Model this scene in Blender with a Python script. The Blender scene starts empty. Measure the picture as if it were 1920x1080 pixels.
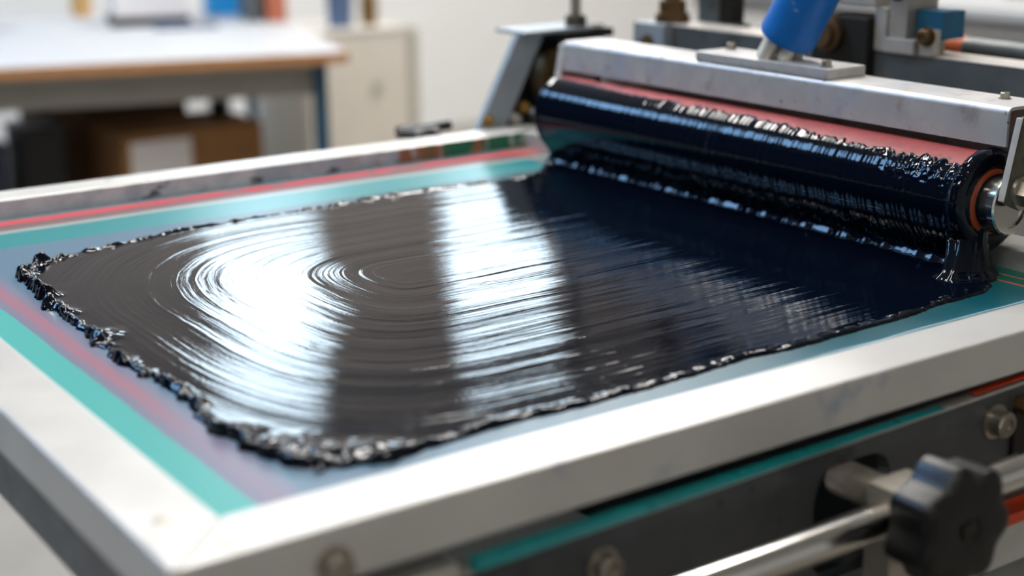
import bpy, bmesh, math, random
import numpy as np
from mathutils import Vector, Matrix

random.seed(4)
S = bpy.context.scene
COL = S.collection
Z0 = 0.95                      # height of the screen frame's top face above the floor; all z below are relative to it

# ------------------------------------------------------------------ helpers
def link(o, parent=None):
    COL.objects.link(o)
    if parent: o.parent = parent
    return o

def base(o):                   # accumulated location of an object and its parents
    v = Vector((0, 0, 0))
    while o:
        v += o.location; o = o.parent
    return v

def tag(o, label=None, cat=None, group=None, kind=None):
    if label: o['label'] = label
    if cat: o['category'] = cat
    if group: o['group'] = group
    if kind: o['kind'] = kind
    return o

def thing(name, loc, label, cat, group=None):
    o = bpy.data.objects.new(name, None)
    o.empty_display_size = .05
    o.location = (loc[0], loc[1], loc[2] + Z0)
    link(o)
    return tag(o, label, cat, group)

def obj(name, bm, mat, parent=None, smooth=True, loc=None, angle=35):
    """bm is written in frame coordinates (z relative to the frame top)"""
    me = bpy.data.meshes.new(name)
    bmesh.ops.recalc_face_normals(bm, faces=bm.faces)
    bm.to_mesh(me); bm.free()
    o = bpy.data.objects.new(name, me)
    if parent is None:
        l = Vector((loc[0], loc[1], loc[2] + Z0)) if loc else Vector((0, 0, Z0))
        o.location = l; off = l
    else:
        off = base(parent)
    me.transform(Matrix.Translation(Vector((0, 0, Z0)) - off))
    for m in (mat if isinstance(mat, (list, tuple)) else [mat]): me.materials.append(m)
    if smooth:
        me.polygons.foreach_set('use_smooth', [True] * len(me.polygons))
        me.set_sharp_from_angle(angle=math.radians(angle))
        wn = o.modifiers.new('weighted_normal', 'WEIGHTED_NORMAL'); wn.keep_sharp = True; wn.weight = 90
    link(o, parent)
    return o

def npmesh(name, verts, faces, mat, parent=None, loc=None):
    me = bpy.data.meshes.new(name)
    me.vertices.add(len(verts)); me.loops.add(faces.size); me.polygons.add(len(faces))
    if parent is None:
        l = np.array([loc[0], loc[1], loc[2] + Z0]) if loc else np.array([0, 0, Z0])
    else:
        l = np.array(base(parent))
    v = verts + np.array([0, 0, Z0]) - l
    me.vertices.foreach_set('co', v.astype(np.float32).ravel())
    me.loops.foreach_set('vertex_index', faces.astype(np.int32).ravel())
    k = faces.shape[1]
    me.polygons.foreach_set('loop_start', np.arange(0, faces.size, k, dtype=np.int32))
    me.update(calc_edges=True); me.validate()
    me.polygons.foreach_set('use_smooth', np.ones(len(me.polygons), dtype=bool))
    me.materials.append(mat)
    o = bpy.data.objects.new(name, me)
    if parent is None: o.location = l
    link(o, parent)
    return o

def box(bm, x0, x1, y0, y1, z0, z1, bev=0.0, seg=2, M=None):
    n = bmesh.new()
    bmesh.ops.create_cube(n, size=1)
    for v in n.verts:
        v.co = Vector((x0 + (v.co.x + .5) * (x1 - x0), y0 + (v.co.y + .5) * (y1 - y0), z0 + (v.co.z + .5) * (z1 - z0)))
    if bev: bmesh.ops.bevel(n, geom=n.edges[:], offset=bev, segments=seg, profile=.5, affect='EDGES')
    if M: n.transform(M)
    me = bpy.data.meshes.new('t'); n.to_mesh(me); n.free(); bm.from_mesh(me); bpy.data.meshes.remove(me)
    return bm

def frame_to(p0, p1):
    d = (Vector(p1) - Vector(p0)); q = Vector((0, 0, 1)).rotation_difference(d.normalized())
    return Matrix.Translation(Vector(p0)) @ q.to_matrix().to_4x4(), d.length

def lathe(bm, p0, p1, prof, seg=40, lobes=None):
    """prof: list of (t along axis in metres, radius); axis from p0 to p1"""
    M, _ = frame_to(p0, p1)
    rings = []
    for t, r in prof:
        ring = []
        for k in range(seg):
            a = 2 * math.pi * k / seg
            rr = r if lobes is None else r * lobes(a)
            ring.append(bm.verts.new(M @ Vector((rr * math.cos(a), rr * math.sin(a), t))))
        rings.append(ring)
    for A, B in zip(rings, rings[1:]):
        for k in range(seg):
            bm.faces.new((A[k], A[(k + 1) % seg], B[(k + 1) % seg], B[k]))
    bm.faces.new(rings[0][::-1]); bm.faces.new(rings[-1])
    return bm

def cyl(bm, p0, p1, r, bev=.0008, seg=32):
    L = (Vector(p1) - Vector(p0)).length
    b = min(bev, r * .3, L * .3)
    return lathe(bm, p0, p1, [(0, r - b), (b, r), (L - b, r), (L, r - b)], seg)

def hexhead(bm, p0, p1, r):
    L = (Vector(p1) - Vector(p0)).length
    return lathe(bm, p0, p1, [(0, r), (L * .75, r), (L, r * .85)], 6)

def bolt(bm, p0, p1, r):
    """cap head with washer and socket"""
    L = (Vector(p1) - Vector(p0)).length
    return lathe(bm, p0, p1, [(0, r * 1.35), (L * .15, r * 1.35), (L * .16, r), (L * .9, r), (L, r * .86), (L, r * .5), (L * .8, r * .45)], 24)

def thread(bm, p0, p1, r, pitch):
    L = (Vector(p1) - Vector(p0)).length
    n = max(2, int(L / pitch)); prof = []
    for k in range(n):
        prof += [(k * L / n, r * .86), ((k + .3) * L / n, r), ((k + .6) * L / n, r)]
    prof.append((L, r * .86))
    return lathe(bm, p0, p1, prof, 28)

def prism(bm, pts, axis, a, b, bev=0):
    """extrude a 2-D outline along an axis (0=x:(y,z) 1=y:(x,z) 2=z:(x,y))"""
    n = bmesh.new()
    def mk(p, t):
        if axis == 0: return Vector((t, p[0], p[1]))
        if axis == 1: return Vector((p[0], t, p[1]))
        return Vector((p[0], p[1], t))
    A = [n.verts.new(mk(p, a)) for p in pts]; B = [n.verts.new(mk(p, b)) for p in pts]
    n.faces.new(A[::-1]); n.faces.new(B)
    for k in range(len(pts)):
        n.faces.new((A[k], A[(k + 1) % len(pts)], B[(k + 1) % len(pts)], B[k]))
    bmesh.ops.recalc_face_normals(n, faces=n.faces)
    if bev: bmesh.ops.bevel(n, geom=n.edges[:], offset=bev, segments=2, profile=.5, affect='EDGES')
    me = bpy.data.meshes.new('t'); n.to_mesh(me); n.free(); bm.from_mesh(me); bpy.data.meshes.remove(me)
    return bm

def NB(): return bmesh.new()

# ------------------------------------------------------------------ noise in numpy
_rng = np.random.default_rng(11)
_T = _rng.random((256, 256))
def vn(x, y, seed=0):
    x = np.asarray(x, float) + seed * 17.13; y = np.asarray(y, float) + seed * 7.77
    xi = np.floor(x).astype(int); yi = np.floor(y).astype(int)
    fx = x - xi; fy = y - yi
    fx = fx * fx * fx * (fx * (fx * 6 - 15) + 10); fy = fy * fy * fy * (fy * (fy * 6 - 15) + 10)
    a = _T[xi % 256, yi % 256]; b = _T[(xi + 1) % 256, yi % 256]
    c = _T[xi % 256, (yi + 1) % 256]; d = _T[(xi + 1) % 256, (yi + 1) % 256]
    return (a + (b - a) * fx) * (1 - fy) + (c + (d - c) * fx) * fy
def fbm(x, y, o=3, seed=0):
    s = 0; a = .5; t = 0
    for k in range(o):
        s = s + a * vn(x * 2 ** k, y * 2 ** k, seed + 3 * k); t += a; a *= .5
    return s / t
def sst(x, a, b):
    t = np.clip((x - a) / (b - a), 0, 1); return t * t * (3 - 2 * t)

# ------------------------------------------------------------------ materials
def srgb(h):
    if isinstance(h, str):
        h = [int(h[i:i + 2], 16) / 255 for i in (0, 2, 4)]
        return tuple(c / 12.92 if c <= .04045 else ((c + .055) / 1.055) ** 2.4 for c in h)
    return tuple(h)

class NT:
    def __init__(s, name):
        s.m = bpy.data.materials.new(name); s.m.use_nodes = True
        s.t = s.m.node_tree; s.b = s.t.nodes['Principled BSDF']
        s._c = None
    def n(s, typ, **kw):
        q = s.t.nodes.new(typ)
        for k, v in kw.items(): setattr(q, k, v)
        return q
    def l(s, a, b): s.t.links.new(a, b)
    def coord(s):
        if s._c is None: s._c = s.n('ShaderNodeTexCoord').outputs['Object']
        return s._c
    def mapped(s, scale):
        m = s.n('ShaderNodeMapping'); m.inputs['Scale'].default_value = scale
        s.l(s.coord(), m.inputs['Vector']); return m.outputs[0]
    def noise(s, scale, detail=4, rough=.55, vec=None, stretch=None):
        q = s.n('ShaderNodeTexNoise'); q.inputs['Scale'].default_value = scale
        q.inputs['Detail'].default_value = detail; q.inputs['Roughness'].default_value = rough
        s.l(vec or (s.mapped(stretch) if stretch else s.coord()), q.inputs['Vector'])
        return q.outputs['Fac']
    def ramp(s, fac, lo, hi):
        r = s.n('ShaderNodeMapRange'); r.interpolation_type = 'SMOOTHSTEP'
        r.inputs['From Min'].default_value = lo; r.inputs['From Max'].default_value = hi
        s.l(fac, r.inputs['Value']); return r.outputs['Result']
    def mth(s, op, a, b=None):
        q = s.n('ShaderNodeMath', operation=op)
        for i, v in enumerate((a, b)):
            if v is None: continue
            if isinstance(v, (int, float)): q.inputs[i].default_value = v
            else: s.l(v, q.inputs[i])
        return q.outputs[0]
    def mix(s, fac, a, b):
        q = s.n('ShaderNodeMix', data_type='RGBA')
        if isinstance(fac, (int, float)): q.inputs[0].default_value = fac
        else: s.l(fac, q.inputs[0])
        for i, v in ((6, a), (7, b)):
            if isinstance(v, tuple): q.inputs[i].default_value = (*v, 1)
            else: s.l(v, q.inputs[i])
        return q.outputs[2]
    def bump(s, h, strength, dist=.001):
        q = s.n('ShaderNodeBump'); q.inputs['Strength'].default_value = strength
        q.inputs['Distance'].default_value = dist
        s.l(h, q.inputs['Height']); s.l(q.outputs[0], s.b.inputs['Normal'])
    def set(s, **kw):
        for k, v in kw.items():
            k = k.replace('_', ' ')
            if isinstance(v, tuple): s.b.inputs[k].default_value = (*v, 1)
            elif isinstance(v, (int, float)): s.b.inputs[k].default_value = v
            else: s.l(v, s.b.inputs[k])
        return s

def mat(name, col, rough=.5, metal=0., var=.12, scale=40, stains=(), bump=0, bscale=300, stretch=None, spec=None, rvar=.1):
    """base colour with procedural variation plus stains: (colour, scale, lo, hi, amount)"""
    t = NT(name); c = srgb(col)
    dark = tuple(v * (1 - var) for v in c); lite = tuple(min(1, v * (1 + var)) for v in c)
    n = t.noise(scale, stretch=stretch)
    k = t.mix(t.ramp(n, .3, .7), dark, lite)
    for sc, ss, lo, hi, am in stains:
        f = t.mth('MULTIPLY', t.ramp(t.noise(ss, 5, .6), lo, hi), am)
        k = t.mix(f, k, srgb(sc))
    t.set(Base_Color=k, Metallic=metal)
    r = t.n('ShaderNodeMapRange'); r.inputs['To Min'].default_value = max(.02, rough - rvar); r.inputs['To Max'].default_value = min(1, rough + rvar)
    t.l(t.noise(scale * 1.7, 3), r.inputs['Value']); t.l(r.outputs[0], t.b.inputs['Roughness'])
    if spec is not None: t.set(Specular_IOR_Level=spec)
    if bump: t.bump(t.noise(bscale, 4, stretch=stretch), bump)
    return t.m

def emis(name, col, strength):
    t = NT(name); c = srgb(col)
    t.set(Base_Color=c, Emission_Color=c, Emission_Strength=strength, Roughness=.4)
    return t.m

M = {}
M['alu'] = mat('brushed_aluminium', 'cccac6', .36, .42, .05, 9, stains=[('7f97ad', 14, .60, .72, .55), ('c9a07c', 11, .66, .78, .5), ('6d6a66', 45, .70, .78, .6), ('e8785c', 23, .74, .80, .6)], bump=.05, bscale=250)
M['alu_back'] = mat('inky_aluminium', 'd6d4ce', .36, .42, .06, 9, stains=[('c98a6c', 12, .58, .72, .5), ('55606c', 40, .62, .72, .6)])
M['beam'] = mat('painted_worn_steel', 'cfccca', .42, .35, .07, 24, stains=[('958d84', 26, .54, .70, .55), ('b7c2d4', 14, .52, .68, .5), ('4a423a', 80, .67, .73, .9), ('96755c', 45, .66, .76, .6), ('1c2536', 130, .73, .76, .9)], bump=.08, bscale=160)
M['plate'] = mat('grimy_steel_plate', '5a544a', .5, .5, .15, 60, stains=[('3a352e', 50, .5, .65, .6), ('c9c4b8', 110, .66, .74, .8)], bump=.2, bscale=220)
M['plate_edge'] = mat('pale_steel', 'cfcac2', .45, .4, .08, 60)
M['dark'] = mat('dark_grey_enamel', '45474a', .38, .2, .1, 30, stains=[('77736c', 70, .68, .76, .5), ('1a1a1a', 40, .62, .72, .5)], bump=.06, bscale=120)
M['slate'] = mat('slate_grey_enamel', '98a2aa', .42, .05, .06, 20)
M['bargrey'] = mat('grey_steel_bar', '5f6566', .4, .3, .1, 30, stains=[('3a3a34', 18, .55, .7, .6)])
M['bartop'] = mat('pale_bar_top', 'd6cec4', .45, .2, .1, 40, stains=[('8a8378', 40, .6, .7, .5)])
M['black'] = mat('black_plastic', '0b0b0c', .36, 0, .1, 40, rvar=.05, spec=.35)
M['black_matt'] = mat('black_iron', '17150f', .55, .2, .15, 40)
M['chrome'] = mat('polished_rod', 'd8d6d2', .16, 1., .04, 30, rvar=.04)
M['steel'] = mat('zinc_steel', 'a8a196', .34, .9, .12, 80, stains=[('5c5242', 60, .58, .7, .7)])
M['blocksteel'] = mat('milled_steel_block', 'b4ada3', .4, .7, .08, 60, stains=[('6a6257', 60, .62, .72, .6)])
M['brass'] = mat('yellowed_bolt', 'a88440', .35, .8, .15, 60)
M['bronze'] = mat('tarnished_bronze', '6a5236', .4, .7, .2, 60)
M['rubber'] = mat('red_roller_rubber', 'a64a48', .5, 0, .12, 50, stains=[('3a2f38', 30, .56, .7, .6)])
M['orange'] = mat('orange_rubber', '9a3c12', .5, 0, .15, 60)
M['orangeband'] = mat('orange_band', 'ea7a4e', .5, 0, .06, 60)
M['redline'] = mat('red_paint_line', 'd8481f', .5, 0, .1, 60)
M['bluegrip'] = mat('blue_rubber_grip', '1670c4', .38, 0, .1, 30, stains=[('8fa6d8', 34, .66, .74, .7)], bump=.05, bscale=160, rvar=.06)
M['bluebox'] = mat('teal_blue_enamel', '15597a', .4, 0, .1, 30)
M['tealstrip'] = mat('teal_film_edge', '0f8f92', .3, 0, .1, 30)
M['paleblock'] = mat('pale_grey_metal', 'b9b5ae', .4, .5, .1, 40)
M['studs'] = mat('white_painted_studs', 'e6e2d6', .4, .2, .05, 60)
M['bodygrey'] = mat('machine_body_paint', '6c6e68', .5, 0, .06, 30)
M['bodypale'] = mat('machine_trim_paint', 'b8b6b0', .5, 0, .06, 30)

# --- stencil film: coloured emulsion and tape bands on the mesh, reflections painted in
def film_material():
    t = NT('stencil_film')
    sep = t.n('ShaderNodeSeparateXYZ'); t.l(t.coord(), sep.inputs[0])
    wob = t.noise(14, 3); wv = t.mth('MULTIPLY', t.mth('SUBTRACT', wob, .5), .006)
    x = t.mth('ADD', sep.outputs[0], wv); y = t.mth('ADD', sep.outputs[1], wv)
    def band(c, a, b, s=.0015):
        return t.mth('MULTIPLY', t.ramp(c, a - s, a + s), t.mth('SUBTRACT', 1., t.ramp(c, b - s, b + s)))
    k = t.mix(t.ramp(x, .15, .6), srgb('557489'), srgb('05505a'))  # paler left and darker right stand for the mirrored wall and roller
    k = t.mix(t.mth('MULTIPLY', band(y, -.1, .045, .02), t.ramp(x, .1, .25)), k, srgb('1b6277'))
    k = t.mix(band(x, .80, 1., .02), k, srgb('0b6f62'))
    k = t.mix(t.mth('MULTIPLY', band(x, .040, .072, .004), .75), k, srgb('7d7288'))
    redf = t.mth('MULTIPLY', band(x, .050, .0625, .001), t.mth('ADD', .15, t.mth('MULTIPLY', t.ramp(y, .14, .3), .45)))
    k = t.mix(redf, k, srgb('a8606e'))
    k = t.mix(band(x, -.1, .0415, .001), k, srgb('3fa8a2'))  # left bands lightened in colour for the sheen of bench and wall
    k = t.mix(t.mth('MULTIPLY', band(y, -.1, .026, .001), t.mth('SUBTRACT', 1., t.ramp(x, .05, .28))), k, srgb('38a0a6'))
    k = t.mix(band(y, .766, 1.2, .004), k, srgb('0e8285'))
    k = t.mix(band(y, .829, .842, .003), k, srgb('9aa39c'))
    k = t.mix(band(y, .842, .868, .002), k, srgb('7a5c5e'))
    k = t.mix(t.mth('MULTIPLY', band(y, .868, .886, .001), t.ramp(t.noise(30, 4), .25, .45)), k, srgb('d2434f'))
    k = t.mix(band(y, .888, 1.2, .002), k, srgb('6f7d86'))
    k = t.mix(t.mth('MULTIPLY', band(y, .0405, .0425, .0004), t.ramp(x, .42, .6)), k, srgb('9fc3c4'))
    k = t.mix(t.mth('MULTIPLY', band(x, .826, .829, .0005), t.ramp(t.noise(40, 4), .3, .5)), k, srgb('c98a50'))
    k = t.mix(t.mth('MULTIPLY', band(x, .806, .810, .0005), t.ramp(t.noise(40, 4), .3, .4)), k, srgb('d4553c'))
    t.set(Base_Color=k, Roughness=.3, Specular_IOR_Level=.4)
    t.bump(t.noise(900, 2), .03)
    return t.m
def inky_side():
    t = NT('ink_smeared_aluminium'); sep = t.n('ShaderNodeSeparateXYZ'); t.l(t.coord(), sep.inputs[0]); x = sep.outputs[0]
    k = t.mix(t.ramp(t.noise(26, 4), .35, .65), srgb('b4c2cc'), srgb('dce4e8'))
    k = t.mix(t.mth('MULTIPLY', t.ramp(t.noise(60, 5, stretch=(.5, 1, 1)), .60, .68), .85), k, srgb('262b31'))
    k = t.mix(t.mth('MULTIPLY', t.ramp(x, .55, .68), t.ramp(t.noise(34, 3), .42, .55)), k, srgb('a8643c'))
    k = t.mix(t.mth('MULTIPLY', t.ramp(x, .66, .74), t.ramp(t.noise(30, 3, stretch=(1, 1, .3)), .40, .50)), k, srgb('0f7a58'))
    t.set(Base_Color=k, Roughness=.45); return t.m
M['inkyside'] = inky_side()
M['film'] = film_material()

# --- wet ink
def ink_material(name, fine):
    t = NT(name)
    t.set(Base_Color=srgb('050b18'), IOR=1.33, Roughness=.035)
    if fine:
        at = t.n('ShaderNodeAttribute'); at.attribute_name = 'stroke'          # brush-stroke coordinate across the swirl
        sep = t.n('ShaderNodeSeparateXYZ'); t.l(t.coord(), sep.inputs[0])
        cmb = t.n('ShaderNodeCombineXYZ')
        t.l(t.mth('MULTIPLY', at.outputs['Fac'], 95.), cmb.inputs[0])
        t.l(t.mth('MULTIPLY', sep.outputs[0], 16.), cmb.inputs[1]); t.l(t.mth('MULTIPLY', sep.outputs[1], 16.), cmb.inputs[2])
        n1 = t.noise(1., 4, .62, vec=cmb.outputs[0]); t.bump(t.mth('POWER', n1, 2.), .22, .0006)
    return t.m
M['ink'] = ink_material('wet_navy_ink', True)
M['inkcoat'] = ink_material('wet_ink_on_roller', False)

# ------------------------------------------------------------------ camera
cam_d = bpy.data.cameras.new('camera'); cam = bpy.data.objects.new('camera', cam_d); link(cam)
f_px, yaw, pit, rol = 2805.924, .6040, .2783, -.0100
fw = Vector((math.sin(yaw) * math.cos(pit), math.cos(yaw) * math.cos(pit), -math.sin(pit)))
rt = Vector((math.cos(yaw), -math.sin(yaw), 0)); up = rt.cross(fw)
r2 = rt * math.cos(rol) + up * math.sin(rol); u2 = -rt * math.sin(rol) + up * math.cos(rol)
R = Matrix((r2, u2, -fw)).transposed().to_4x4()
cam.matrix_world = Matrix.Translation(Vector((-.3033, -.7314, .3523 + Z0))) @ R
cam_d.sensor_width = 36; cam_d.lens = f_px * 36 / 1920
cam_d.clip_start = .05; cam_d.clip_end = 60
cam_d.dof.use_dof = True; cam_d.dof.focus_distance = 1.34; cam_d.dof.aperture_fstop = 2.7
S.camera = cam

# ------------------------------------------------------------------ the room
XA, XB, YA, YB, ZF, ZC = -3.4, 6.2, -3.2, 5.7, -.95, 2.75
def wall_material():
    t = NT('wall_toned_for_reflections'); sep = t.n('ShaderNodeSeparateXYZ'); t.l(t.coord(), sep.inputs[0])
    n = t.noise(3); k = t.mix(n, srgb('e2e1de'), srgb('e8e7e4'))
    k = t.mix(t.ramp(sep.outputs[2], .448, .452), k, srgb('9c958e'))          # upper wall darkened in colour so the ink mirrors less light
    k = t.mix(t.mth('SUBTRACT', 1., t.ramp(sep.outputs[0], -.202, -.198)), k, srgb('3b4048'))   # left end of the room darkened to blacken the roller's reflections
    k = t.mix(t.mth('SUBTRACT', 1., t.ramp(sep.outputs[1], -1.002, -.998)), k, srgb('d6d4d0'))   # near end set pale to bounce light onto the press front
    t.set(Base_Color=k, Roughness=.8, Specular_IOR_Level=.2); return t.m
M['wall'] = wall_material()
M['ceil'] = mat('ceiling_paint', 'd0cec8', .8, 0, .03, 3, spec=.2)
M['floor'] = mat('grey_floor_screed', '8f897f', .55, 0, .08, 4, stains=[('8a8278', 9, .55, .75, .5)])
M['frame_paint'] = mat('white_window_frame', 'e6e6e4', .5, 0, .03, 10)
M['day'] = emis('daylight_pane', (.70, .87, 1.0), 7.5)
M['sky'] = emis('skylight_pane', (.30, .58, 1.0), 16)
M['lampglow'] = emis('lamp_diffuser', (1.0, .965, .92), 25)
M['lampglow2'] = emis('bright_lamp_diffuser', (1.0, .965, .92), 42)

def struct(name, bm, m, parent=None):
    o = obj(name, bm, m, parent); 
    if parent is None: o['kind'] = 'structure'
    return o
struct('floor', box(NB(), XA, XB, YA, YB, ZF - .1, ZF), M['floor'])
struct('ceiling', box(NB(), XA, XB, YA, YB, ZC, ZC + .1), M['ceil'])
struct('wall_left', box(NB(), XA - .1, XA, YA, YB, ZF, ZC), M['wall'])
struct('wall_right', box(NB(), XB, XB + .1, YA, YB, ZF, ZC), M['wall'])
struct('wall_front', box(NB(), XA, XB, YA - .1, YA, ZF, ZC), M['wall'])
# back wall with window openings
wins = [(2.40, 3.04, 1.27, 2.40), (3.72, 4.42, 1.22, 2.10)]
bm = NB()
xs = sorted([XA, XB] + [w[0] for w in wins] + [w[1] for w in wins])
for a, b in zip(xs, xs[1:]):
    w = [w for w in wins if abs(w[0] - a) < 1e-6]
    if w:
        box(bm, a, b, YB, YB + .12, ZF, w[0][2]); box(bm, a, b, YB, YB + .12, w[0][3], ZC)
    else: box(bm, a, b, YB, YB + .12, ZF, ZC)
struct('wall_back', bm, M['wall'])
for i, (a, b, c, d) in enumerate(wins):
    e = bpy.data.objects.new('window_%d' % (i + 1), None); e.location = ((a + b) / 2, YB, c + Z0); link(e); e['kind'] = 'structure'
    bm = NB(); t = .035
    box(bm, a, a + t, YB + .02, YB + .08, c, d); box(bm, b - t, b, YB + .02, YB + .08, c, d)
    box(bm, a + t, b - t, YB + .02, YB + .08, c, c + t); box(bm, a + t, b - t, YB + .02, YB + .08, d - t, d)
    obj('window_frame', bm, M['frame_paint'], e)
    obj('window_pane', box(NB(), a + t, b - t, YB + .05, YB + .06, c + t, d - t), M['day'], e)
bm = NB(); sx0, sx1, sy0, sy1 = -1.70, -.50, 2.75, 5.0; t = .05
e = bpy.data.objects.new('window_3', None); e.location = ((sx0 + sx1) / 2, (sy0 + sy1) / 2, ZC + Z0); link(e); e['kind'] = 'structure'
box(bm, sx0 - t, sx0, sy0 - t, sy1 + t, ZC - .03, ZC); box(bm, sx1, sx1 + t, sy0 - t, sy1 + t, ZC - .03, ZC)
box(bm, sx0, sx1, sy0 - t, sy0, ZC - .03, ZC); box(bm, sx0, sx1, sy1, sy1 + t, ZC - .03, ZC)
obj('window_frame', bm, M['frame_paint'], e)
obj('window_pane', box(NB(), sx0, sx1, sy0, sy1, ZC - .02, ZC - .001), M['sky'], e)
# ceiling lamps: the broad one fits the roller highlight, the rest are added fill
lamps = [(.90, 2.58, .62, .24, 'broad ceiling lamp between the press and the workbench'), (3.3, 3.7, .68, .58, 'unseen square lamp added to brighten the wall above the cream cabinet'),
         (-1.9, .9, .15, .62, 'unseen long lamp added left of the press for general light'), (.5, 1.0, .15, .42, 'unseen short lamp added above the press for general light'),
         (-.9, -1.6, .15, .45, 'unseen short lamp added at the near left end as front fill'),
         (2.6, 1.2, .15, .62, 'unseen long lamp added right of the press for general light')]
for x, y, w, l, lb in lamps:
    t = thing('ceiling_lamp', (x, y, ZC), lb, 'lamp', 'ceiling lamps')
    bm = NB()
    box(bm, x - w - .02, x + w + .02, y - l - .02, y + l + .02, ZC - .03, ZC)
    obj('lamp_housing', bm, M['frame_paint'], t)
    obj('lamp_diffuser', box(NB(), x - w, x + w, y - l, y + l, ZC - .045, ZC - .03, .004), M['lampglow2'] if y == 2.58 else M['lampglow'], t)

# ------------------------------------------------------------------ printing screen
W, L, w, hr, md = .8475, .9049, .05, .0355, .020
scr = thing('printing_screen', (0, 0, 0), 'aluminium screen-printing frame with teal stencil mesh covered in ink', 'screen frame')
def rail(pts, m, label=None):
    bm = prism(NB(), pts, 2, -hr, 0, .0032); o = obj('rail', bm, [m, M['inkyside']], scr)
    if label:
        o['label'] = label
        for f in o.data.polygons: f.material_index = 1 if f.normal.y < -.7 else 0
e = .0003
rail([(-w, -w), (W + w, -w), (W, 0), (0, 0)], M['alu'])
rail([(-w, L + w), (-w, -w + e), (0, e), (0, L)], M['alu'])
rail([(W, L), (W + w, L + w), (-w + e, L + w), (e, L)], M['alu_back'], 'ink-stained rail')
rail([(W, e), (W + w, -w + e), (W + w, L + w - e), (W, L - e)], M['alu'])
obj('stencil_mesh', box(NB(), .0, W, .0, L, -md - .0012, -md), M['film'], scr, smooth=False)
for (x, y) in ((-.012, -.036), (-.030, .012)):
    obj('rivet', lathe(NB(), (x, y, -.001), (x, y, .0012), [(0, .0055), (.0012, .0055), (.0022, .004)], 20), M['steel'], scr)
for x in (.045,):
    o = obj('corner_bolt', bolt(NB(), (x, -w, -.0235), (x, -w - .010, -.0235), .0085), M['steel'], scr)

# ------------------------------------------------------------------ ink spread on the mesh
out = np.array([(.087, .657), (.109, .682), (.139, .692), (.168, .701), (.21, .71), (.275, .727), (.338, .731), (.396, .735), (.463, .737), (.549, .741),
                (.612, .738), (.683, .732), (.752, .740), (.795, .785), (.842, .795), (.842, .150), (.803, .108), (.786, .088), (.765, .077), (.699, .075), (.65, .068), (.583, .066), (.522, .064), (.469, .068),
                (.409, .063), (.355, .060), (.305, .059), (.26, .061), (.216, .061), (.169, .054), (.129, .054), (.097, .066), (.083, .082), (.074, .111), (.072, .147),
                (.069, .185), (.077, .215), (.075, .255), (.075, .306), (.071, .34), (.072, .391), (.073, .458), (.077, .497), (.072, .536), (.081, .582), (.081, .631)])
def sdf(px, py, P):
    d = np.full(px.shape, 1e9); ins = np.zeros(px.shape, bool)
    n = len(P)
    for i in range(n):
        ax, ay = P[i]; bx, by = P[(i + 1) % n]
        ex, ey = bx - ax, by - ay
        t = np.clip(((px - ax) * ex + (py - ay) * ey) / (ex * ex + ey * ey), 0, 1)
        d = np.minimum(d, np.hypot(px - ax - t * ex, py - ay - t * ey))
        c = ((ay > py) != (by > py)) & (px < (ex) * (py - ay) / (ey if abs(ey) > 1e-12 else 1e-12) + ax)
        ins ^= c
    return np.where(ins, d, -d)

def roller_x(y): return .8035 + .003 * (vn(y * 30, y * 0, 5) - .5) + .0018 * (vn(y * 140, y * 0, 6) - .5)

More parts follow.
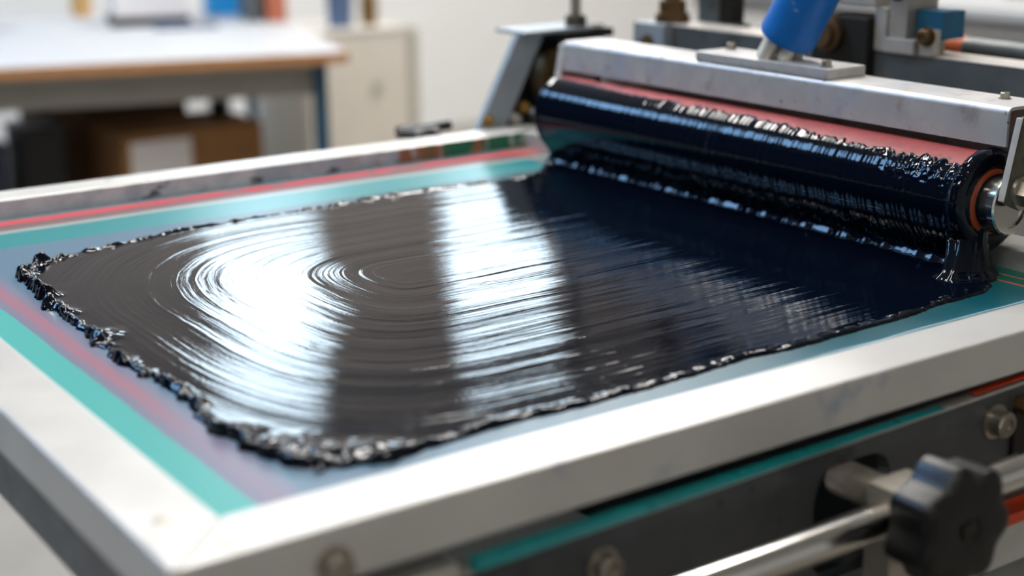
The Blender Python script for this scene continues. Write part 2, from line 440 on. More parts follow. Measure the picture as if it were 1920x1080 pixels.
def ink_height(x, y):
    s = sdf(x, y, out)
    leftw = 1 - sst(x, .10, .22)
    jag = .30 + .9 * leftw
    s = s + jag * (.010 * (fbm(x * 55, y * 55, 3, 1) - .5) + .003 * (vn(x * 150, y * 150, 2) - .5)) + .0006 * (vn(x * 300, y * 300, 22) - .5)
    prof = np.sqrt(np.clip(1 - (1 - np.clip(s / .0045, 0, 1)) ** 2, 0, 1))
    film = .0026
    lump = .75 * vn(x * 70, y * 70, 7) + .25 * vn(x * 150, y * 150, 8)
    edge = np.exp(-((s - .0055) / .0042) ** 2)
    amp = .0013 + .0016 * sst(y, .60, .66) + .0026 * leftw + .0016 * sst(x, .3, .1)
    rim = edge * amp * np.clip((lump - .28) * 2.2, 0, 1.3)
    # tall torn lumps on the left edge
    for cx, cy, h, r in ((.080, .585, .011, .007), (.084, .560, .012, .008), (.077, .535, .009, .007), (.092, .640, .006, .008), (.080, .500, .006, .009),
                         (.120, .685, .005, .009), (.085, .42, .004, .012), (.095, .11, .006, .016), (.11, .085, .007, .015), (.14, .072, .005, .014), (.082, .15, .005, .012)):
        rr = np.hypot(x - cx, y - cy) / r
        rim = rim + .75 * h * np.exp(-rr ** 2) * (.5 + .9 * vn(x * 130, y * 130, 9))
    # brushed strokes: U-shaped contours round (.35,.43)
    dx = np.clip(.385 - x, 0, None) / .308; dy = (y - .436)
    ady = np.abs(dy) / np.where(dy < 0, .378, .312)
    p = np.where(dy < 0, 4.2, 2.3)
    d = (dx ** p + ady ** p + 1e-9) ** (1 / p)
    d = d + .016 * (fbm(x * 9, y * 9, 2, 3) - .5) + .004 * (vn(x * 26, y * 60, 4) - .5)
    z0 = d * 0
    fade = .35 + .65 * fbm(x * 14, y * 30, 2, 12)
    def crease(fr, sd, sharp):
        n = vn(d * fr, z0 + .5, sd)
        return (1 - np.abs(2 * n - 1)) ** sharp
    g = .00036 * (vn(d * 15, z0 + .3, 31) - .5) + .00026 * (vn(d * 34, z0 + .3, 32) - .5)
    g = g + .00030 * crease(36, 33, 6) * fade + .00020 * crease(80, 34, 5) * fade * vn(x * 30, y * 60, 35) + .00009 * vn(d * 120, x * 14, 36) * fade
    g = g * sst(s, .006, .03) * (1 - .55 * sst(x, .60, .75)) * (.35 + .65 * sst(d, .03, .16))
    # broad unevenness
    g = g + .00025 * (fbm(x * 10, y * 10, 2, 40) - .5) * sst(s, .01, .05)
    h = film * prof + rim * prof + g
    # heap gathered in front of the roller
    yin = sst(y, .118, .14) * (1 - sst(y, .784, .792))
    xb = roller_x(y)
    bead = .0085 * np.exp(-((x - xb) / .0062) ** 2) * (.8 + .4 * vn(y * 120, x * 20, 44))
    back = .016 * sst(x, xb, xb + .03)
    h = h + yin * (bead + back) * (s > 0)
    return np.where(s > 0, h, -.0006), s, d

st = .00105
gx = np.arange(.052, .846, st); gy = np.arange(.035, .81, st)
X, Y = np.meshgrid(gx, gy, indexing='ij')
H, SD, DD = ink_height(X, Y)
keep = SD > -.0022
nx, ny = X.shape
idx = np.arange(nx * ny).reshape(nx, ny)
q = keep[:-1, :-1] & keep[1:, :-1] & keep[1:, 1:] & keep[:-1, 1:]
F = np.stack([idx[:-1, :-1][q], idx[1:, :-1][q], idx[1:, 1:][q], idx[:-1, 1:][q]], 1)
used = np.unique(F); remap = -np.ones(nx * ny, int); remap[used] = np.arange(len(used))
Vv = np.stack([X.ravel(), Y.ravel(), (-md + H).ravel()], 1)[used]
ink = npmesh('ink_spread', Vv, remap[F], M['ink'], None, (.45, .4, -md))
at = ink.data.attributes.new('stroke', 'FLOAT', 'POINT'); at.data.foreach_set('value', DD.ravel()[used].astype(np.float32))
tag(ink, 'glossy navy-black printing ink spread thickly over the teal mesh', 'ink')

# ------------------------------------------------------------------ roller carriage
RX, RZ, RR = .828, .045, .0445
car = thing('ink_roller', (RX, .45, -.001), 'ink-coated red rubber roller under a worn whitish steel beam with blue grip', 'roller')
y0, y1 = .118, .792
# U-channel beam; back wall lengthened to close the bright gap over the roller
bm = NB(); T = .0032; xo, xi = .830, .895; zt, zb = .133, .097
def arc(cx, cz, r, a0, a1, n=6): return [(cx + r * math.cos(math.radians(a0 + (a1 - a0) * k / n)), cz + r * math.sin(math.radians(a0 + (a1 - a0) * k / n))) for k in range(n + 1)]
ro = .006
prof = [(xo, zb)] + arc(xo + ro, zt - ro, ro, 180, 90) + arc(xi - ro, zt - ro, ro, 90, 0) + [(xi, .052), (xi - T, .052)]
prof += arc(xi - ro, zt - ro, ro - T, 0, 90) + arc(xo + ro, zt - ro, ro - T, 90, 180) + [(xo + T, zb)]
obj('beam', prism(bm, prof, 1, y0, y1), M['beam'], car)
# beam screw
for x, y in ((.872, .155),):
    obj('beam_screw', bolt(NB(), (x, y, zt), (x, y, zt + .006), .0045), M['steel'], car)
for ys, m in ((0.0935, 'near'), (.793, 'far')):
    bm = NB(); a, b = ys, ys + (.0075 if m == 'near' else .013)
    pr = [(.8185, .128), (.875, .128), (.875, .068)] + arc(.829, .064, .021, 10, -120, 8) + [(.801, .054)]
    if m == 'far': pr = [(.834, .128), (.882, .128), (.882, .058)] + arc(.846, .048, .021, 15, -110, 8) + [(.818, .047)]
    p_ = obj('end_plate', prism(bm, pr, 1, a, b, .0012), [M['plate'] if m == 'near' else M['plate_edge'], M['plate_edge']], car)
    for f in p_.data.polygons: f.material_index = 1 if f.normal.x < -.6 else 0  # faces turned to the left take the paler steel
    bx, bz = (.826, .060) if m == 'near' else (.838, .046)
    if m == 'near': obj('axle_bolt', hexhead(lathe(NB(), (bx, a, bz), (bx, a - .003, bz), [(0, .017), (.003, .016)], 28), (bx, a - .003, bz), (bx, a - .013, bz), .013), M['steel'], car)
    else: obj('axle_bolt', hexhead(NB(), (bx, b, bz), (bx, b + .01, bz), .012), M['steel'], car)
# roller drum
drum = obj('roller_drum', lathe(NB(), (RX, .130, RZ), (RX, .787, RZ), [(0, .030), (0, RR - .003), (.003, RR), (.654, RR), (.657, RR - .003), (.657, .03)], 96), M['rubber'], car)
hubm = NB(); lathe(hubm, (RX, .134, RZ), (RX, .104, RZ), [(0, .0275), (.0285, .0275), (.030, .026), (.030, .021), (.027, .0205)], 56)
obj('hub', hubm, M['chrome'], car)
obj('hub', lathe(NB(), (RX, .785, RZ), (RX, .7925, RZ), [(0, .0275), (.007, .0275)], 48), M['chrome'], car)
obj('hub_seal', lathe(NB(), (RX, .133, RZ), (RX, .1275, RZ), [(0, .0312), (.0062, .0312), (.0072, .030), (.0072, .026)], 56), M['orange'], car)
# ink coat round the drum, hanging as a curtain down to the heap on the mesh
ny_, nt, nc = 700, 110, 46
yy = np.linspace(.131, .786, ny_)
th_top = 54 + 12 * sst(yy, .22, .45) + 9 * sst(yy, .6, .78) + (9 * (fbm(yy * 90, yy * 0, 3, 50) - .5) + 9 * (vn(yy * 240, yy * 0, 51) - .5)) * (1 - .7 * sst(yy, .55, .68))
tt = np.linspace(0, 1, nt)
TH0 = -22.
TH = np.radians(TH0 + (th_top[:, None] - TH0) * tt[None, :]); YY = np.repeat(yy[:, None], nt, 1)
edge = np.sqrt(np.clip(1 - (1 - np.clip((1 - tt) / .07, 0, 1)) ** 2, 0, 1))[None, :]
def streak(y, v):                                       # ridges running round the roller and down the curtain
    w = y + .0035 * (vn(y * 22, v * 1.2, 52) - .5)
    r = (1 - np.abs(2 * vn(w * 190, v * .35, 53) - 1)) ** 1.4 * .00050 + .00040 * vn(w * 380, v * .8, 54)
    return r * (.25 + .75 * (1 - sst(y, .45, .68)))
coarse = .0016 * (.7 * vn(YY * 210, TH * 9, 55) + .3 * vn(YY * 420, TH * 18, 58) - .3) * (1 - .95 * sst(YY, .19, .25)) * (1 - sst(YY, .36, .5)) * sst(TH, .05, .5)
lip = np.exp(-((1 - tt) / .06) ** 2)[None, :] * .0017 * np.clip(1.6 * vn(YY * 240, TH * 2, 56) - .25, 0, 1.3) * (1 - .85 * sst(YY, .20, .27) + .35 * sst(YY, .42, .5)) * (1 - .7 * sst(YY, .55, .68))
def ends(y): return .0034 * np.exp(-((y - .135) / .005) ** 2) + .0015 * np.exp(-((y - .784) / .005) ** 2)
rr = RR + .0003 + edge * (.0016 + streak(YY, TH) + coarse) + lip * edge + ends(YY) * edge
Cx = RX - rr * np.cos(TH); Cz = RZ + rr * np.sin(TH)
# curtain: a slightly hollow curve from the drum down to the bead
vv = np.linspace(0, 1, nc, endpoint=False)[None, :]
xbead = (roller_x(yy) + .0025)[:, None]; zbead = -.0150
P0x, P0z = Cx[:, :1], Cz[:, :1]
t0 = math.radians(TH0); Tx, Tz = -math.sin(t0) * .018 * -1, -math.cos(t0) * .018
h0 = (1 - vv) ** 3; h1 = 3 * (1 - vv) ** 2 * vv; h2 = 3 * (1 - vv) * vv ** 2; h3 = vv ** 3
Qx = h0 * P0x + h1 * (P0x + .004) + h2 * (xbead + .001) + h3 * xbead
Qz = h0 * P0z + h1 * (P0z - .017) + h2 * (zbead + .012) + h3 * zbead
YC = np.repeat(yy[:, None], nc, 1)
hang = (streak(YC, -.4 - vv * .8) - streak(yy[:, None], TH[:, :1])) * (1 + 2.2 * sst(vv, .1, .6)) + .0016 * (vn(YC * 120, vv * 1.5, 59) - .5) * sst(vv, .15, .6)
Qx = Qx - hang
Cx = np.concatenate([Qx[:, ::-1], Cx], 1); Cz = np.concatenate([Qz[:, ::-1], Cz], 1); YY = np.concatenate([YC, YY], 1)
V_ = np.stack([Cx.ravel(), YY.ravel(), Cz.ravel()], 1)
ii = np.arange(ny_ * (nt + nc)).reshape(ny_, nt + nc)
F_ = np.stack([ii[:-1, :-1].ravel(), ii[1:, :-1].ravel(), ii[1:, 1:].ravel(), ii[:-1, 1:].ravel()], 1)
coat = npmesh('ink_coat', V_, F_, M['inkcoat'], drum); coat['label'] = 'thick ridged wet navy ink with a ragged upper edge'
# inky flange at the right-hand end
fl = NB(); lathe(fl, (RX, .143, RZ), (RX, .1245, RZ), [(0, .0440), (.003, .0475), (.008, .0492), (.013, .0488), (.0165, .0462), (.0185, .0425), (.0185, .034), (.0150, .0308)], 96)
for v in fl.verts:
    n = vn(np.array(v.co.z * 260), np.array(v.co.x * 260 + v.co.y * 90), 60)
    c = Vector((RX, v.co.y, RZ)); v.co = c + (v.co - c) * (1 + .025 * (float(n) - .4))
o = obj('ink_flange', fl, M['inkcoat'], drum)
# ink hanging from the roller end down to the mesh
nz, na = 90, 72
zz = np.linspace(.034, -md + .0005, nz); aa = np.linspace(0, 2 * np.pi, na, endpoint=False)
Zz, Aa = np.meshgrid(zz, aa, indexing='ij')
u = (.034 - Zz) / (.034 + md)
rx_ = .032 - .008 * np.sin(np.clip(u * 1.1, 0, 1) * np.pi) + .004 * sst(u, .74, 1.) ** 2
ry_ = .013 + .002 * u + .012 * sst(u, .72, 1.) ** 2
lum = 1 + .34 * (fbm(Aa * 2.2 * 0 + np.cos(Aa) * 4 + 9, np.sin(Aa) * 4 + Zz * 30, 3, 61) - .5) + .05 * np.sin(Aa * 9 + Zz * 40)
Cx0 = .824 - .036 * u; Cy0 = .139 - .018 * sst(u, .15, 1)
P_ = np.stack([(Cx0 + rx_ * lum * np.cos(Aa)).ravel(), (Cy0 + ry_ * lum * np.sin(Aa)).ravel(), Zz.ravel()], 1)
ii = np.arange(nz * na).reshape(nz, na)
F_ = np.stack([ii[:-1].ravel(), ii[1:].ravel(), np.roll(ii, -1, 1)[1:].ravel(), np.roll(ii, -1, 1)[:-1].ravel()], 1)
npmesh('ink_drip', P_, F_, M['inkcoat'], drum)
# blue grip on its bolted foot
fy = .440
bm = NB(); box(bm, .832, .888, .342, .545, zt, zt + .011, .0015)
obj('foot_plate', bm, M['beam'], car)
ax0 = Vector((.858, fy + .003, zt + .0095)); adir = Vector((.10, -.47, .90)).normalized()
for k in range(5):
    a = 2 * math.pi * k / 5 + .5
    off = Vector((.018 * math.cos(a), .020 * math.sin(a), 0))
    obj('stud', cyl(NB(), ax0 + off, ax0 + off + adir * .042, .0072, .0012, 20), M['studs'], car)
obj('socket_core', cyl(NB(), ax0, ax0 + adir * .05, .013, .001, 24), M['steel'], car)
grip = obj('grip', lathe(NB(), ax0 + adir * .023, ax0 + adir * .17, [(.010, .025), (.004, .026), (.003, .0300), (.007, .0318), (.014, .0312), (.10, .031), (.142, .031), (.15, .027)], 56), M['bluegrip'], car)
for y_ in (.357, .530):
    obj('plate_bolt', bolt(NB(), (.845 if y_ < .4 else .872, y_, zt + .011), (.845 if y_ < .4 else .872, y_, zt + .0185), .005), M['steel'], car)

# ------------------------------------------------------------------ press base
press = thing('press_base', (.5, .5, ZF), 'dark grey printing press base with bolted side plate under the screen frame', 'machine')
tilt = lambda x: -.0445 - (.66 - x) * .0247
# side plate with an oval-cornered opening
bm = NB(); yp = -.047
outer = [(-.02, -.19), (1.2, -.19), (1.2, tilt(1.0)), (-.02, tilt(-.02))]
hole = []
for cx, cz, a0 in ((.485, -.090, 0), (.449, -.090, 90), (.449, -.128, 180), (.485, -.128, 270)):
    for k in range(6):
        a = math.radians(a0 + 90 * k / 5); hole.append((cx + .022 * math.cos(a), cz + .026 * math.sin(a)))
ev = []
for loop in (outer, hole):
    vs = [bm.verts.new((p[0], yp, p[1])) for p in loop]
    ev += [bm.edges.new((vs[k], vs[(k + 1) % len(vs)])) for k in range(len(vs))]
fs = bmesh.ops.triangle_fill(bm, use_beauty=True, edges=ev)
faces = [g for g in fs['geom'] if isinstance(g, bmesh.types.BMFace)]
ex = bmesh.ops.extrude_face_region(bm, geom=faces)
bmesh.ops.translate(bm, verts=[g for g in ex['geom'] if isinstance(g, bmesh.types.BMVert)], vec=(0, .012, 0))
obj('side_plate', bm, M['dark'], press)
# pale strip along the upper edge of the plate
bm = NB()
prism(bm, [(-.02, tilt(-.02) - .0002), (1.2, tilt(1.0) - .0002), (1.2, tilt(1.0) + .0022), (-.02, tilt(-.02) + .0022)], 1, yp - .0004, yp + .012, .0007)
obj('plate_edge', bm, M['paleblock'], press)
# teal film edge standing between rail and plate
bm = NB(); prism(bm, [(.138, tilt(.138) + .002), (.56, tilt(.56) + .002), (.56, tilt(.56) + .0022), (.138, -.0475)], 1, yp - .0042, yp + .004)
obj('film_edge', bm, M['tealstrip'], press)
bm = NB(); prism(bm, [(.60, tilt(.60) + .002), (.92, tilt(.92) + .002), (.92, tilt(.92) + .0036), (.60, tilt(.60) + .0024)], 1, yp + .001, yp + .008)
o = obj('film_edge', bm, M['redline'], press); o['label'] = 'thin orange-red strip'
bm = NB(); box(bm, -.045, .06, -.03, 1.0, -.079, -.0365, .001)
obj('side_bar', bm, M['dark'], press)
bm = NB(); box(bm, .0, 1.25, .905, 1.08, -.12, -.0365, .001)
obj('rear_bar', bm, M['dark'], press)
bm = NB(); box(bm, W + .002, 1.25, -.03, .955, -.12, -.0362, .001)
obj('side_bar', bm, M['dark'], press)
bm = NB(); box(bm, .42, 1.25, -.034, 1.08, ZF, -.19, .004)
obj('body', bm, M['bodygrey'], press)
bm = NB(); box(bm, .34, 1.2, -.062, -.034, -.30, -.187, .002); obj('lower_panel', bm, M['bodygrey'], press)
bm = NB(); box(bm, .58, 1.2, -.066, -.046, -.187, -.1535, .001); obj('trim_strip', bm, M['bodypale'], press)
bm = NB(); box(bm, .58, 1.2, -.067, -.046, -.1533, -.1435, .001); o = obj('trim_strip', bm, M['redline'], press); o['label'] = 'orange-red strip'
for (x, y) in ((.03, .06), (.03, .93)):
    bm = NB(); box(bm, x - .013, x + .027, y - .02, y + .02, ZF, -.08, .002); obj('leg', bm, M['dark'], press)
for x, z, r, l in ((.623, -.0705, .0105, .014), (.2365, -.0805, .0095, .012)):
    obj('bolt', bolt(NB(), (x, yp, z), (x, yp - l, z), r), M['steel'], press)
obj('bolt', hexhead(NB(), (.652, yp, -.062), (.652, yp - .010, -.062), .008), M['bronze'], press)
bm = NB(); box(bm, .645, .70, yp - .004, yp + .004, -.115, -.066, .002); obj('recess_block', bm, M['black_matt'], press)  # black block standing in for the dark recess in the plate
bm = NB(); box(bm, -.02, .128, yp - .002, yp + .02, -.075, -.048, .002); o = obj('corner_block', bm, M['paleblock'], press)
obj('bolt', bolt(NB(), (.004, yp - .002, -.053), (.004, yp - .010, -.053), .006), M['brass'], press)

# guide rod along the front
rod = obj('guide_rod', cyl(NB(), (.12, -.095, -.088), (.98, -.095, -.088), .0125, .001, 48), M['chrome'], None, loc=(.5, -.095, -.088))
tag(rod, 'polished steel guide rod running along the front of the press', 'rod')
for i, x in enumerate((.13, .93)):
    bm = NB(); box(bm, x - .012, x + .012, -.11, yp, -.104, -.072, .002)
    o = obj('rod_bracket', bm, M['blocksteel'], press)

# clamp block with star knob
ky, kz, kx = -.15, -.079, .462
cl = thing('star_knob_clamp', (kx, -.09, -.135), 'black star knob on a steel clamp block gripping the guide rod', 'clamp')
bm = NB(); box(bm, .441, .482, -.107, -.082, -.155, -.062, .0022)
obj('clamp_block', bm, M['blocksteel'], cl)
obj('threaded_stud', thread(NB(), (kx, -.036, kz), (kx, -.0815, kz), .0135, .0036), M['steel'], cl)
lob = lambda a: 1 + .085 * math.cos(7 * a + .5)
bm = NB(); lathe(bm, (kx, -.1145, kz), (kx, -.155, kz), [(0, .032), (.002, .038), (.005, .0415), (.032, .0425), (.037, .0415), (.0395, .0385), (.0405, .034), (.0405, .012), (.0385, .010), (.0385, .006)], 140, lob)
kn = obj('knob', bm, M['black'], cl, angle=60)
obj('knob_insert', cyl(NB(), (kx, -.15, kz), (kx, -.1548, kz), .0065, .0006, 20), M['black_matt'], kn)
obj('knob_neck', cyl(NB(), (kx, -.1065, kz), (kx, -.1148, kz), .018, .001, 28), M['black'], kn)

# ------------------------------------------------------------------ rear left roller stand
tw = thing('roller_stand', (.92, 1.0, -.002), 'leaning grey steel stand with black inside behind the far corner of the screen', 'stand')
ya = .962
bm = NB(); prism(bm, [(.793, -.0362), (.840, -.0362), (.925, .122), (.879, .122)], 1, ya, ya + .012, .0015)
obj('slanted_plate', bm, M['slate'], tw)
bm = NB(); prism(bm, [(.842, -.0362), (1.06, -.0362), (1.06, .122), (.927, .122)], 1, ya + .040, ya + .055, .001)
obj('back_plate', bm, M['black_matt'], tw)
bm = NB(); box(bm, .880, .996, ya - .014, ya + .056, .122, .1275, .001)
obj('top_plate', bm, M['slate'], tw)
bm = NB(); prism(bm, [(.94, .112), (1.03, .112), (1.03, .1235), (.998, .1268), (.998, .1215), (.94, .1215)], 1, ya - .02, ya + .038)
obj('cross_bar', bm, M['black_matt'], tw)
# bearing ring
bm = NB()
lathe(bm, (.968, ya + .02, .052), (.968, ya - .004, .052), [(0, .052), (.018, .054), (.022, .052), (.022, .044), (.006, .042), (.004, .02), (.010, .018)], 56)
obj('bearing_ring', bm, M['bronze'], tw)
obj('bearing_cap', lathe(NB(), (.966, ya + .012, .10), (.966, ya - .012, .10), [(0, .012), (.022, .012), (.024, .01)], 24), M['steel'], tw)
bm = NB(); cyl(bm, (.982, ya + .005, .1275), (.982, ya + .005, .40), .0075); obj('threaded_rod', bm, M['steel'], tw)
bm = NB(); hexhead(bm, (.982, ya + .005, .1275), (.982, ya + .005, .143), .0165); obj('nut', bm, M['plate'], tw)
for x, z, m in ((.888, .022, 'brass'), (.872, .008, 'paleblock'), (.826, .010, 'brass'), (.905, .012, 'steel')):
    obj('bolt', bolt(NB(), (x, ya, z), (x, ya - .010, z), .006), M[m], tw)

# ------------------------------------------------------------------ rear slide bar with fittings
rb = thing('slide_bar', (1.07, .55, -.03), 'long grey steel bar behind the roller with clamps bolted on top', 'bar')
bm = NB(); box(bm, 1.05, 1.10, .10, .84, .085, .1335, .0015); obj('bar', bm, M['bargrey'], rb)
bm = NB(); box(bm, 1.0495, 1.1005, .10, .84, .1336, .1352, .0006); obj('bar_top', bm, M['bartop'], rb)  # top of the bar is paler than its sides
bm = NB(); box(bm, 1.035, 1.105, .84, .905, .085, .1355, .002); obj('end_block', bm, M['slate'], rb)
obj('bolt', bolt(NB(), (1.035, .872, .108), (1.027, .872, .108), .009), M['bronze'], rb)
for y_ in (.13, .87):
    bm = NB(); box(bm, 1.055, 1.095, y_ - .02, y_ + .02, -.036, .085, .001); obj('post', bm, M['dark'], rb)
bm = NB(); lathe(bm, (1.07, .862, .1355), (1.07, .862, .40), [(0, .024), (.012, .024), (.013, .019), (.03, .019), (.031, .012), (.26, .012)], 28); obj('column', bm, M['bronze'], rb)
bm = NB(); box(bm, 1.115, 1.14, .818, .860, .085, .42, .001); obj('upright', bm, M['bargrey'], rb)
bm = NB(); box(bm, 1.1155, 1.14, .793, .8175, .085, .42, .001); o = obj('upright', bm, M['black_matt'], rb); o['label'] = 'black upright'
bm = NB(); box(bm, 1.1005, 1.145, .785, .865, .086, .1345, .001); obj('upright_foot', bm, M['bargrey'], rb)
# block cluster on the bar
bm = NB(); box(bm, 1.036, 1.099, .476, .565, .088, .172, .003); obj('gear_housing', bm, M['black_matt'], rb)
bm = NB(); lathe(bm, (1.035, .535, .150), (1.020, .535, .150), [(0, .022), (.006, .022), (.008, .016), (.015, .015)], 36); obj('gear_hub', bm, M['bronze'], rb)
bm = NB(); cyl(bm, (1.034, .545, .168), (1.012, .575, .171), .008); obj('lever', bm, M['paleblock'], rb)
bm = NB(); box(bm, 1.045, 1.10, .456, .4745, .1353, .185, .0015); obj('clamp_plate', bm, M['paleblock'], rb)
bm = NB(); box(bm, 1.040, 1.10, .470, .570, .1855, .196, .0015); obj('clamp_arm', bm, M['paleblock'], rb)
bm = NB(); box(bm, 1.050, 1.10, .476, .56, .1965, .26, .002); obj('arm_block', bm, M['plate'], rb)
bm = NB(); box(bm, 1.046, 1.10, .428, .4545, .152, .26, .002); obj('clamp_block', bm, M['blocksteel'], rb)
bm = NB(); box(bm, 1.040, 1.095, .411, .4545, .1353, .1518, .001); obj('clamp_foot', bm, M['paleblock'], rb)
bm = NB(); box(bm, 1.046, 1.060, .389, .4085, .1353, .1645, .001); obj('clamp_bracket', bm, M['paleblock'], rb)
obj('bolt', lathe(NB(), (1.046, .4420, .205), (1.0415, .4420, .205), [(0, .011), (.003, .011), (.0045, .009)], 24), M['black_matt'], rb)
bm = NB(); box(bm, 1.062, 1.10, .389, .4265, .152, .1845, .0012); obj('switch_box', bm, M['bluebox'], rb)
obj('bolt', bolt(NB(), (1.046, .3965, .157), (1.036, .3965, .157), .0085), M['bronze'], rb)
# rod with orange collar
cr = thing('collared_rod', (1.13, .3, .135), 'grey rod with an orange collar lying behind the slide bar', 'rod')
bm = NB(); cyl(bm, (1.135, .08, .137), (1.135, .412, .137), .0125); obj('rod', bm, M['bargrey'], cr)
bm = NB(); cyl(bm, (1.135, .410, .137), (1.135, .458, .137), .0128); obj('collar', bm, M['orangeband'], cr)
for y_ in (.12, .44):
    bm = NB(); box(bm, 1.125, 1.145, y_ - .01, y_ + .01, -.036, .126); obj('rod_stand', bm, M['dark'], cr)

# black hand knob behind the far rail
hk = thing('hand_knob', (.752, 1.035, -.0365), 'small black hand knob behind the far rail of the screen', 'knob')
lathe_b = lathe(NB(), (.756, 1.03, -.0185), (.756, 1.03, .001), [(0, .010), (.004, .010), (.006, .030), (.014, .032), (.018, .026)], 70, lambda a: 1 + .12 * math.cos(6 * a))
obj('knob', lathe_b, M['black'], hk)
obj('stem', cyl(NB(), (.756, 1.03, -.0363), (.756, 1.03, -.018), .008), M['steel'], hk)
obj('lever_tip', cyl(NB(), (.725, 1.03, -.006), (.812, 1.035, -.004), .007), M['black'], hk)

# ------------------------------------------------------------------ workbench and what is round it
ub = Vector((.959, -.284, 0)); vb = Vector((.284, .959, 0)); cb = Vector((1.885, 3.30, 0))
BM = Matrix(((ub.x, vb.x, 0, cb.x), (ub.y, vb.y, 0, cb.y), (0, 0, 1, 0), (0, 0, 0, 1)))   # bench axes: x to the right, y away, origin at near right corner
M['benchtop'] = mat('white_laminate', 'b6b6b6', .45, 0, .02, 8)
M['benchedge'] = mat('beech_edge', 'b07c4e', .5, 0, .1, 20, stretch=(1, 1, 12))
M['apron'] = mat('grey_bench_apron', '8a847c', .5, 0, .05, 10)
M['benchleg'] = mat('dark_blue_bench_leg', '14455c', .4, 0, .06, 20)
M['card'] = mat('brown_cardboard', '8a5f33', .75, 0, .1, 14)
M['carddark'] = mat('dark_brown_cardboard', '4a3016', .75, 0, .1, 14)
M['paper'] = mat('white_paper', 'dcd6d4', .7, 0, .03, 20)
M['navy'] = mat('navy_fabric', '20253a', .7, 0, .1, 30)
M['blueplastic'] = mat('bright_blue_plastic', '1687c8', .4, 0, .05, 30)
M['terra'] = mat('terracotta_binder', 'b5664a', .55, 0, .05, 30)
M['wood'] = mat('light_wood', 'c0965c', .6, 0, .1, 20)
M['cab'] = mat('cream_cabinet', 'cdc7bc', .5, 0, .03, 8)
M['trim'] = mat('grey_beige_paint', 'aca89c', .5, 0, .04, 8)
BD, BL = 1.6, 2.5
bench = thing('workbench', (1.2, 4.2, ZF), 'white-topped workbench with wooden edge and dark blue legs', 'workbench')
obj('bench_top', box(NB(), -BL, -.004, .004, BD, -.232, -.20, .002, 2, BM), M['benchtop'], bench)
obj('edge_band', box(box(NB(), -BL, 0, 0, .0038, -.2335, -.2005, 0, 2, BM), -.0038, 0, .004, BD, -.2335, -.2005, 0, 2, BM), M['benchedge'], bench)
obj('apron', box(NB(), -BL + .04, -.10, .07, .095, -.335, -.233, .002, 2, BM), M['apron'], bench)
obj('apron', box(NB(), -.075, -.05, .10, BD - .1, -.30, -.233, .002, 2, BM), M['apron'], bench)
for (x, y) in ((-.10, .05), (-.10, BD - .1), (-BL + .06, .05), (-BL + .06, BD - .1)):
    obj('leg', box(NB(), x, x + .042, y, y + .045, ZF, -.2335, .002, 2, BM), M['benchleg'], bench)
def on_bench(name, label, cat, parts, group=None):
    p = BM @ Vector((parts[0][1][0], parts[0][1][2], 0))
    t = thing(name, (p.x, p.y, -.20), label, cat, group)
    for nm, b, m, bv in parts:
        obj(nm, box(NB(), *b, bv, 2, BM), m, t)
    return t
def bloc(px, py):
    d = Vector((px, py, 0)) - cb; return d.dot(ub), d.dot(vb)
a, b = bloc(1.70, 4.42)
on_bench('paper_tray', 'black document tray under a paper stack on the workbench', 'tray', [('tray_base', (a - .13, a + .14, b - .02, b + .26, -.1995, -.192), M['black'], .002), ('tray_wall', (a - .13, a + .14, b - .024, b - .018, -.1995, -.168), M['black'], .001), ('tray_wall', (a - .136, a - .13, b - .02, b + .26, -.1995, -.168), M['black'], .001)])
on_bench('paper_stack', 'tall stack of pale paper in the black tray on the workbench', 'paper', [('sheets', (a - .122, a + .13, b - .012, b + .25, -.1915, -.05), M['paper'], .003), ('top_sheet', (a - .12, a + .06, b - .005, b + .22, -.0498, -.047), mat('cream_card', 'e8d8b0', .7), .001)])
a, b = bloc(1.74, 4.24)
on_bench('folder', 'slate blue folder lying in front of the black document tray', 'folder', [('cover', (a - .09, a + .13, b - .02, b + .11, -.1995, -.190), mat('slate_blue_card', '5c6478', .6), .002), ('sheets', (a - .085, a + .134, b - .015, b + .105, -.1975, -.192), M['paper'], .0)])
a, b = bloc(2.05, 4.58)
on_bench('storage_box', 'bright blue plastic box at the back of the workbench', 'box', [('box_body', (a - .055, a + .07, b, b + .15, -.1995, -.02), M['blueplastic'], .004), ('lid', (a - .058, a + .073, b - .003, b + .153, -.0198, -.005), M['blueplastic'], .002)])
a, b = bloc(2.10, 4.22)
on_bench('ring_binder', 'terracotta ring binder standing at the right end of the workbench', 'binder', [('cover', (a - .03, a + .035, b, b + .24, -.1995, .09), M['terra'], .003), ('page_block', (a - .022, a + .027, b + .006, b + .244, -.193, .08), M['paper'], 0)], 'binders on the workbench')
on_bench('ring_binder', 'grey ring binder beside the terracotta one on the workbench', 'binder', [('cover', (a - .10, a - .045, b + .06, b + .30, -.1995, .09), M['bargrey'], .003), ('page_block', (a - .092, a - .053, b + .066, b + .304, -.193, .08), M['paper'], 0)], 'binders on the workbench')
a, b = bloc(1.63, 4.93)
p = BM @ Vector((a, b, 0)); t = thing('pencil_cup', (p.x, p.y, -.20), 'light wooden cup at the far edge of the workbench', 'cup')
obj('cup', lathe(NB(), (p.x, p.y, -.1995), (p.x, p.y, -.09), [(0, .036), (.11, .040), (.11, .036), (.01, .032)], 28), M['wood'], t)
a, b = bloc(1.16, 4.62)
on_bench('steel_ruler', 'flat grey ruler lying on the left of the workbench', 'ruler', [('blade', (a - .30, a + .12, b, b + .05, -.1995, -.197), M['steel'], 0)])

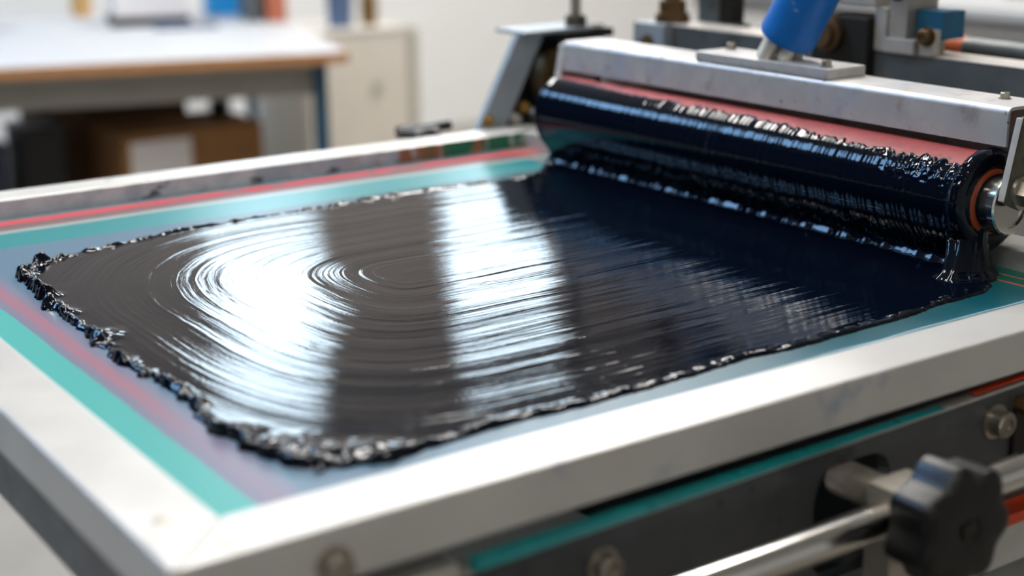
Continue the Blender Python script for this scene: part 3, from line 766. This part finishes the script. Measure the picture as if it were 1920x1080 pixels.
def floor_box(name, label, cat, b, m, extra=(), group=None):
    t = thing(name, ((b[0] + b[1]) / 2, (b[2] + b[3]) / 2, b[4]), label, cat, group)
    obj('box_body', box(NB(), *b, .006), m, t)
    for nm, bb, mm in extra: obj(nm, box(NB(), *bb, .001), mm, t)
    return t
floor_box('cardboard_box', 'brown cardboard box with a white label under the workbench', 'box', (1.30, 1.775, 3.70, 4.02, ZF, -.452), M['card'],
          [('label_sheet', (1.325, 1.525, 3.698, 3.6998, -.75, -.478), M['paper']), ('tape', (1.30, 1.775, 3.84, 3.88, -.4518, -.4508), M['carddark'])], 'cardboard boxes under the workbench')
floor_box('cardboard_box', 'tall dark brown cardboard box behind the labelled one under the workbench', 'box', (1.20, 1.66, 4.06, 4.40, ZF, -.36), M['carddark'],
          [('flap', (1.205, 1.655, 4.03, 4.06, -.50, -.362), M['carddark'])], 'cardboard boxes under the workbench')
floor_box('storage_crate', 'navy blue crate on the floor at the left under the workbench', 'crate', (.72, .98, 3.80, 4.1, ZF, -.47), M['navy'], [('rim', (.715, .985, 3.795, 4.105, -.4698, -.455), M['navy'])])
floor_box('waste_bin', 'black bin between the navy crate and the dark cardboard box', 'bin', (1.02, 1.15, 3.78, 3.95, ZF, -.42), M['black'], [('rim', (1.015, 1.155, 3.775, 3.955, -.4198, -.41), M['black'])])
t = thing('ink_bottle', (1.70, 3.86, -.4515), 'black bottle standing on the labelled cardboard box', 'bottle')
obj('bottle_body', lathe(NB(), (1.70, 3.86, -.4503), (1.70, 3.86, -.335), [(0, .03), (.01, .034), (.085, .034), (.105, .018), (.115, .018)], 28), M['black'], t)
obj('cap', cyl(NB(), (1.70, 3.86, -.3348), (1.70, 3.86, -.315), .02), M['black_matt'], t)

cab = thing('storage_cabinet', (2.66, 4.9, ZF), 'cream metal cabinet standing against the wall right of the workbench', 'cabinet')
obj('cabinet_body', box(NB(), 2.42, 2.905, 4.665, 5.1, ZF, -.318, .004), M['cab'], cab)
obj('cabinet_top', box(NB(), 2.41, 2.915, 4.65, 5.11, -.3178, -.30, .003), M['cab'], cab)
d = obj('door', box(NB(), 2.43, 2.895, 4.65, 4.664, ZF + .06, -.33, .003), M['cab'], cab)
obj('lock', cyl(NB(), (2.74, 4.6498, -.535), (2.74, 4.637, -.535), .022), M['trim'], d)
t = thing('ink_tub', (2.655, 4.78, -.30), 'slate blue tub on top of the cream cabinet', 'tub')
obj('tub_body', lathe(NB(), (2.655, 4.78, -.2995), (2.655, 4.78, -.14), [(0, .05), (.15, .056), (.16, .056)], 28), mat('slate_blue_tub', '4f6280', .5), t)
obj('lid', cyl(NB(), (2.655, 4.78, -.1393), (2.655, 4.78, -.12), .06), mat('slate_tub_lid', '44546e', .5), t)
t = thing('varnish_bottle', (2.79, 4.78, -.30), 'brown bottle on top of the cream cabinet', 'bottle')
obj('bottle_body', lathe(NB(), (2.79, 4.78, -.2995), (2.79, 4.78, -.13), [(0, .036), (.12, .038), (.15, .016), (.17, .016)], 28), mat('amber_glass', '6e5224', .3), t)
obj('cap', cyl(NB(), (2.79, 4.78, -.1293), (2.79, 4.78, -.105), .019), M['black'], t)
o = obj('beige_strip_1', box(NB(), 2.925, 2.99, 4.72, 4.9, ZF, -.32, .004), M['trim']); o['kind'] = 'structure'  # upright grey-beige strip beside the cabinet

# second white table on the right
tb = thing('side_table', (3.4, 1.6, ZF), 'long white table in the background at the right edge of the photo', 'table')
obj('table_top', box(NB(), 2.85, 4.1, .2, 2.9, -.045, -.02, .003), M['benchtop'], tb)
obj('apron', box(NB(), 2.87, 2.89, .25, 2.85, -.10, -.0455, .002), M['apron'], tb)
for x, y in ((2.9, .3), (2.9, 2.75), (4.0, .3), (4.0, 2.75)):
    obj('leg', box(NB(), x, x + .045, y, y + .045, ZF, -.0455, .002), M['dark'], tb)
bm = NB(); box(bm, 2.95, 3.5, .6, 1.78, ZF, -.30, .01); o = obj('table_gap_block', bm, M['black_matt'], None, loc=(3.2, 1.2, ZF))  # black block put in for the dark gap beneath the table
tag(o, 'black block standing for the dark gap under the long white table', 'block')
t = thing('white_carton', (3.0, 2.1, ZF), 'white carton standing under the far end of the long white table', 'box')
obj('box_body', box(NB(), 2.96, 3.3, 1.86, 2.3, ZF, -.14, .005), M['paper'], t); obj('lid', box(NB(), 2.955, 3.305, 1.855, 2.305, -.1398, -.11, .004), M['paper'], t)
t = thing('tool_rack', (3.0, 1.65, -.02), 'grey tool rack standing on the long white table', 'rack')
obj('rack_base', box(NB(), 3.2, 3.5, 1.55, 1.95, -.0195, .0, .002), M['bodygrey'], t)
for k in range(3): obj('rack_post', box(NB(), 3.3, 3.34, 1.58 + k * .14, 1.62 + k * .14, .0002, .3, .002), M['slate'], t)

# ------------------------------------------------------------------ world and colour management
wd = bpy.data.worlds.new('world'); S.world = wd; wd.use_nodes = True
wd.node_tree.nodes['Background'].inputs[0].default_value = (.75, .86, 1, 1); wd.node_tree.nodes['Background'].inputs[1].default_value = 1.0
S.view_settings.view_transform = 'Standard'; S.view_settings.look = 'None'
S.view_settings.exposure = 0.0; S.view_settings.gamma = 1; S.view_settings.use_curve_mapping = False
S.cycles.use_denoising = True
S.cycles.max_bounces = 8; S.cycles.diffuse_bounces = 4; S.cycles.glossy_bounces = 5
S.cycles.sample_clamp_indirect = 6
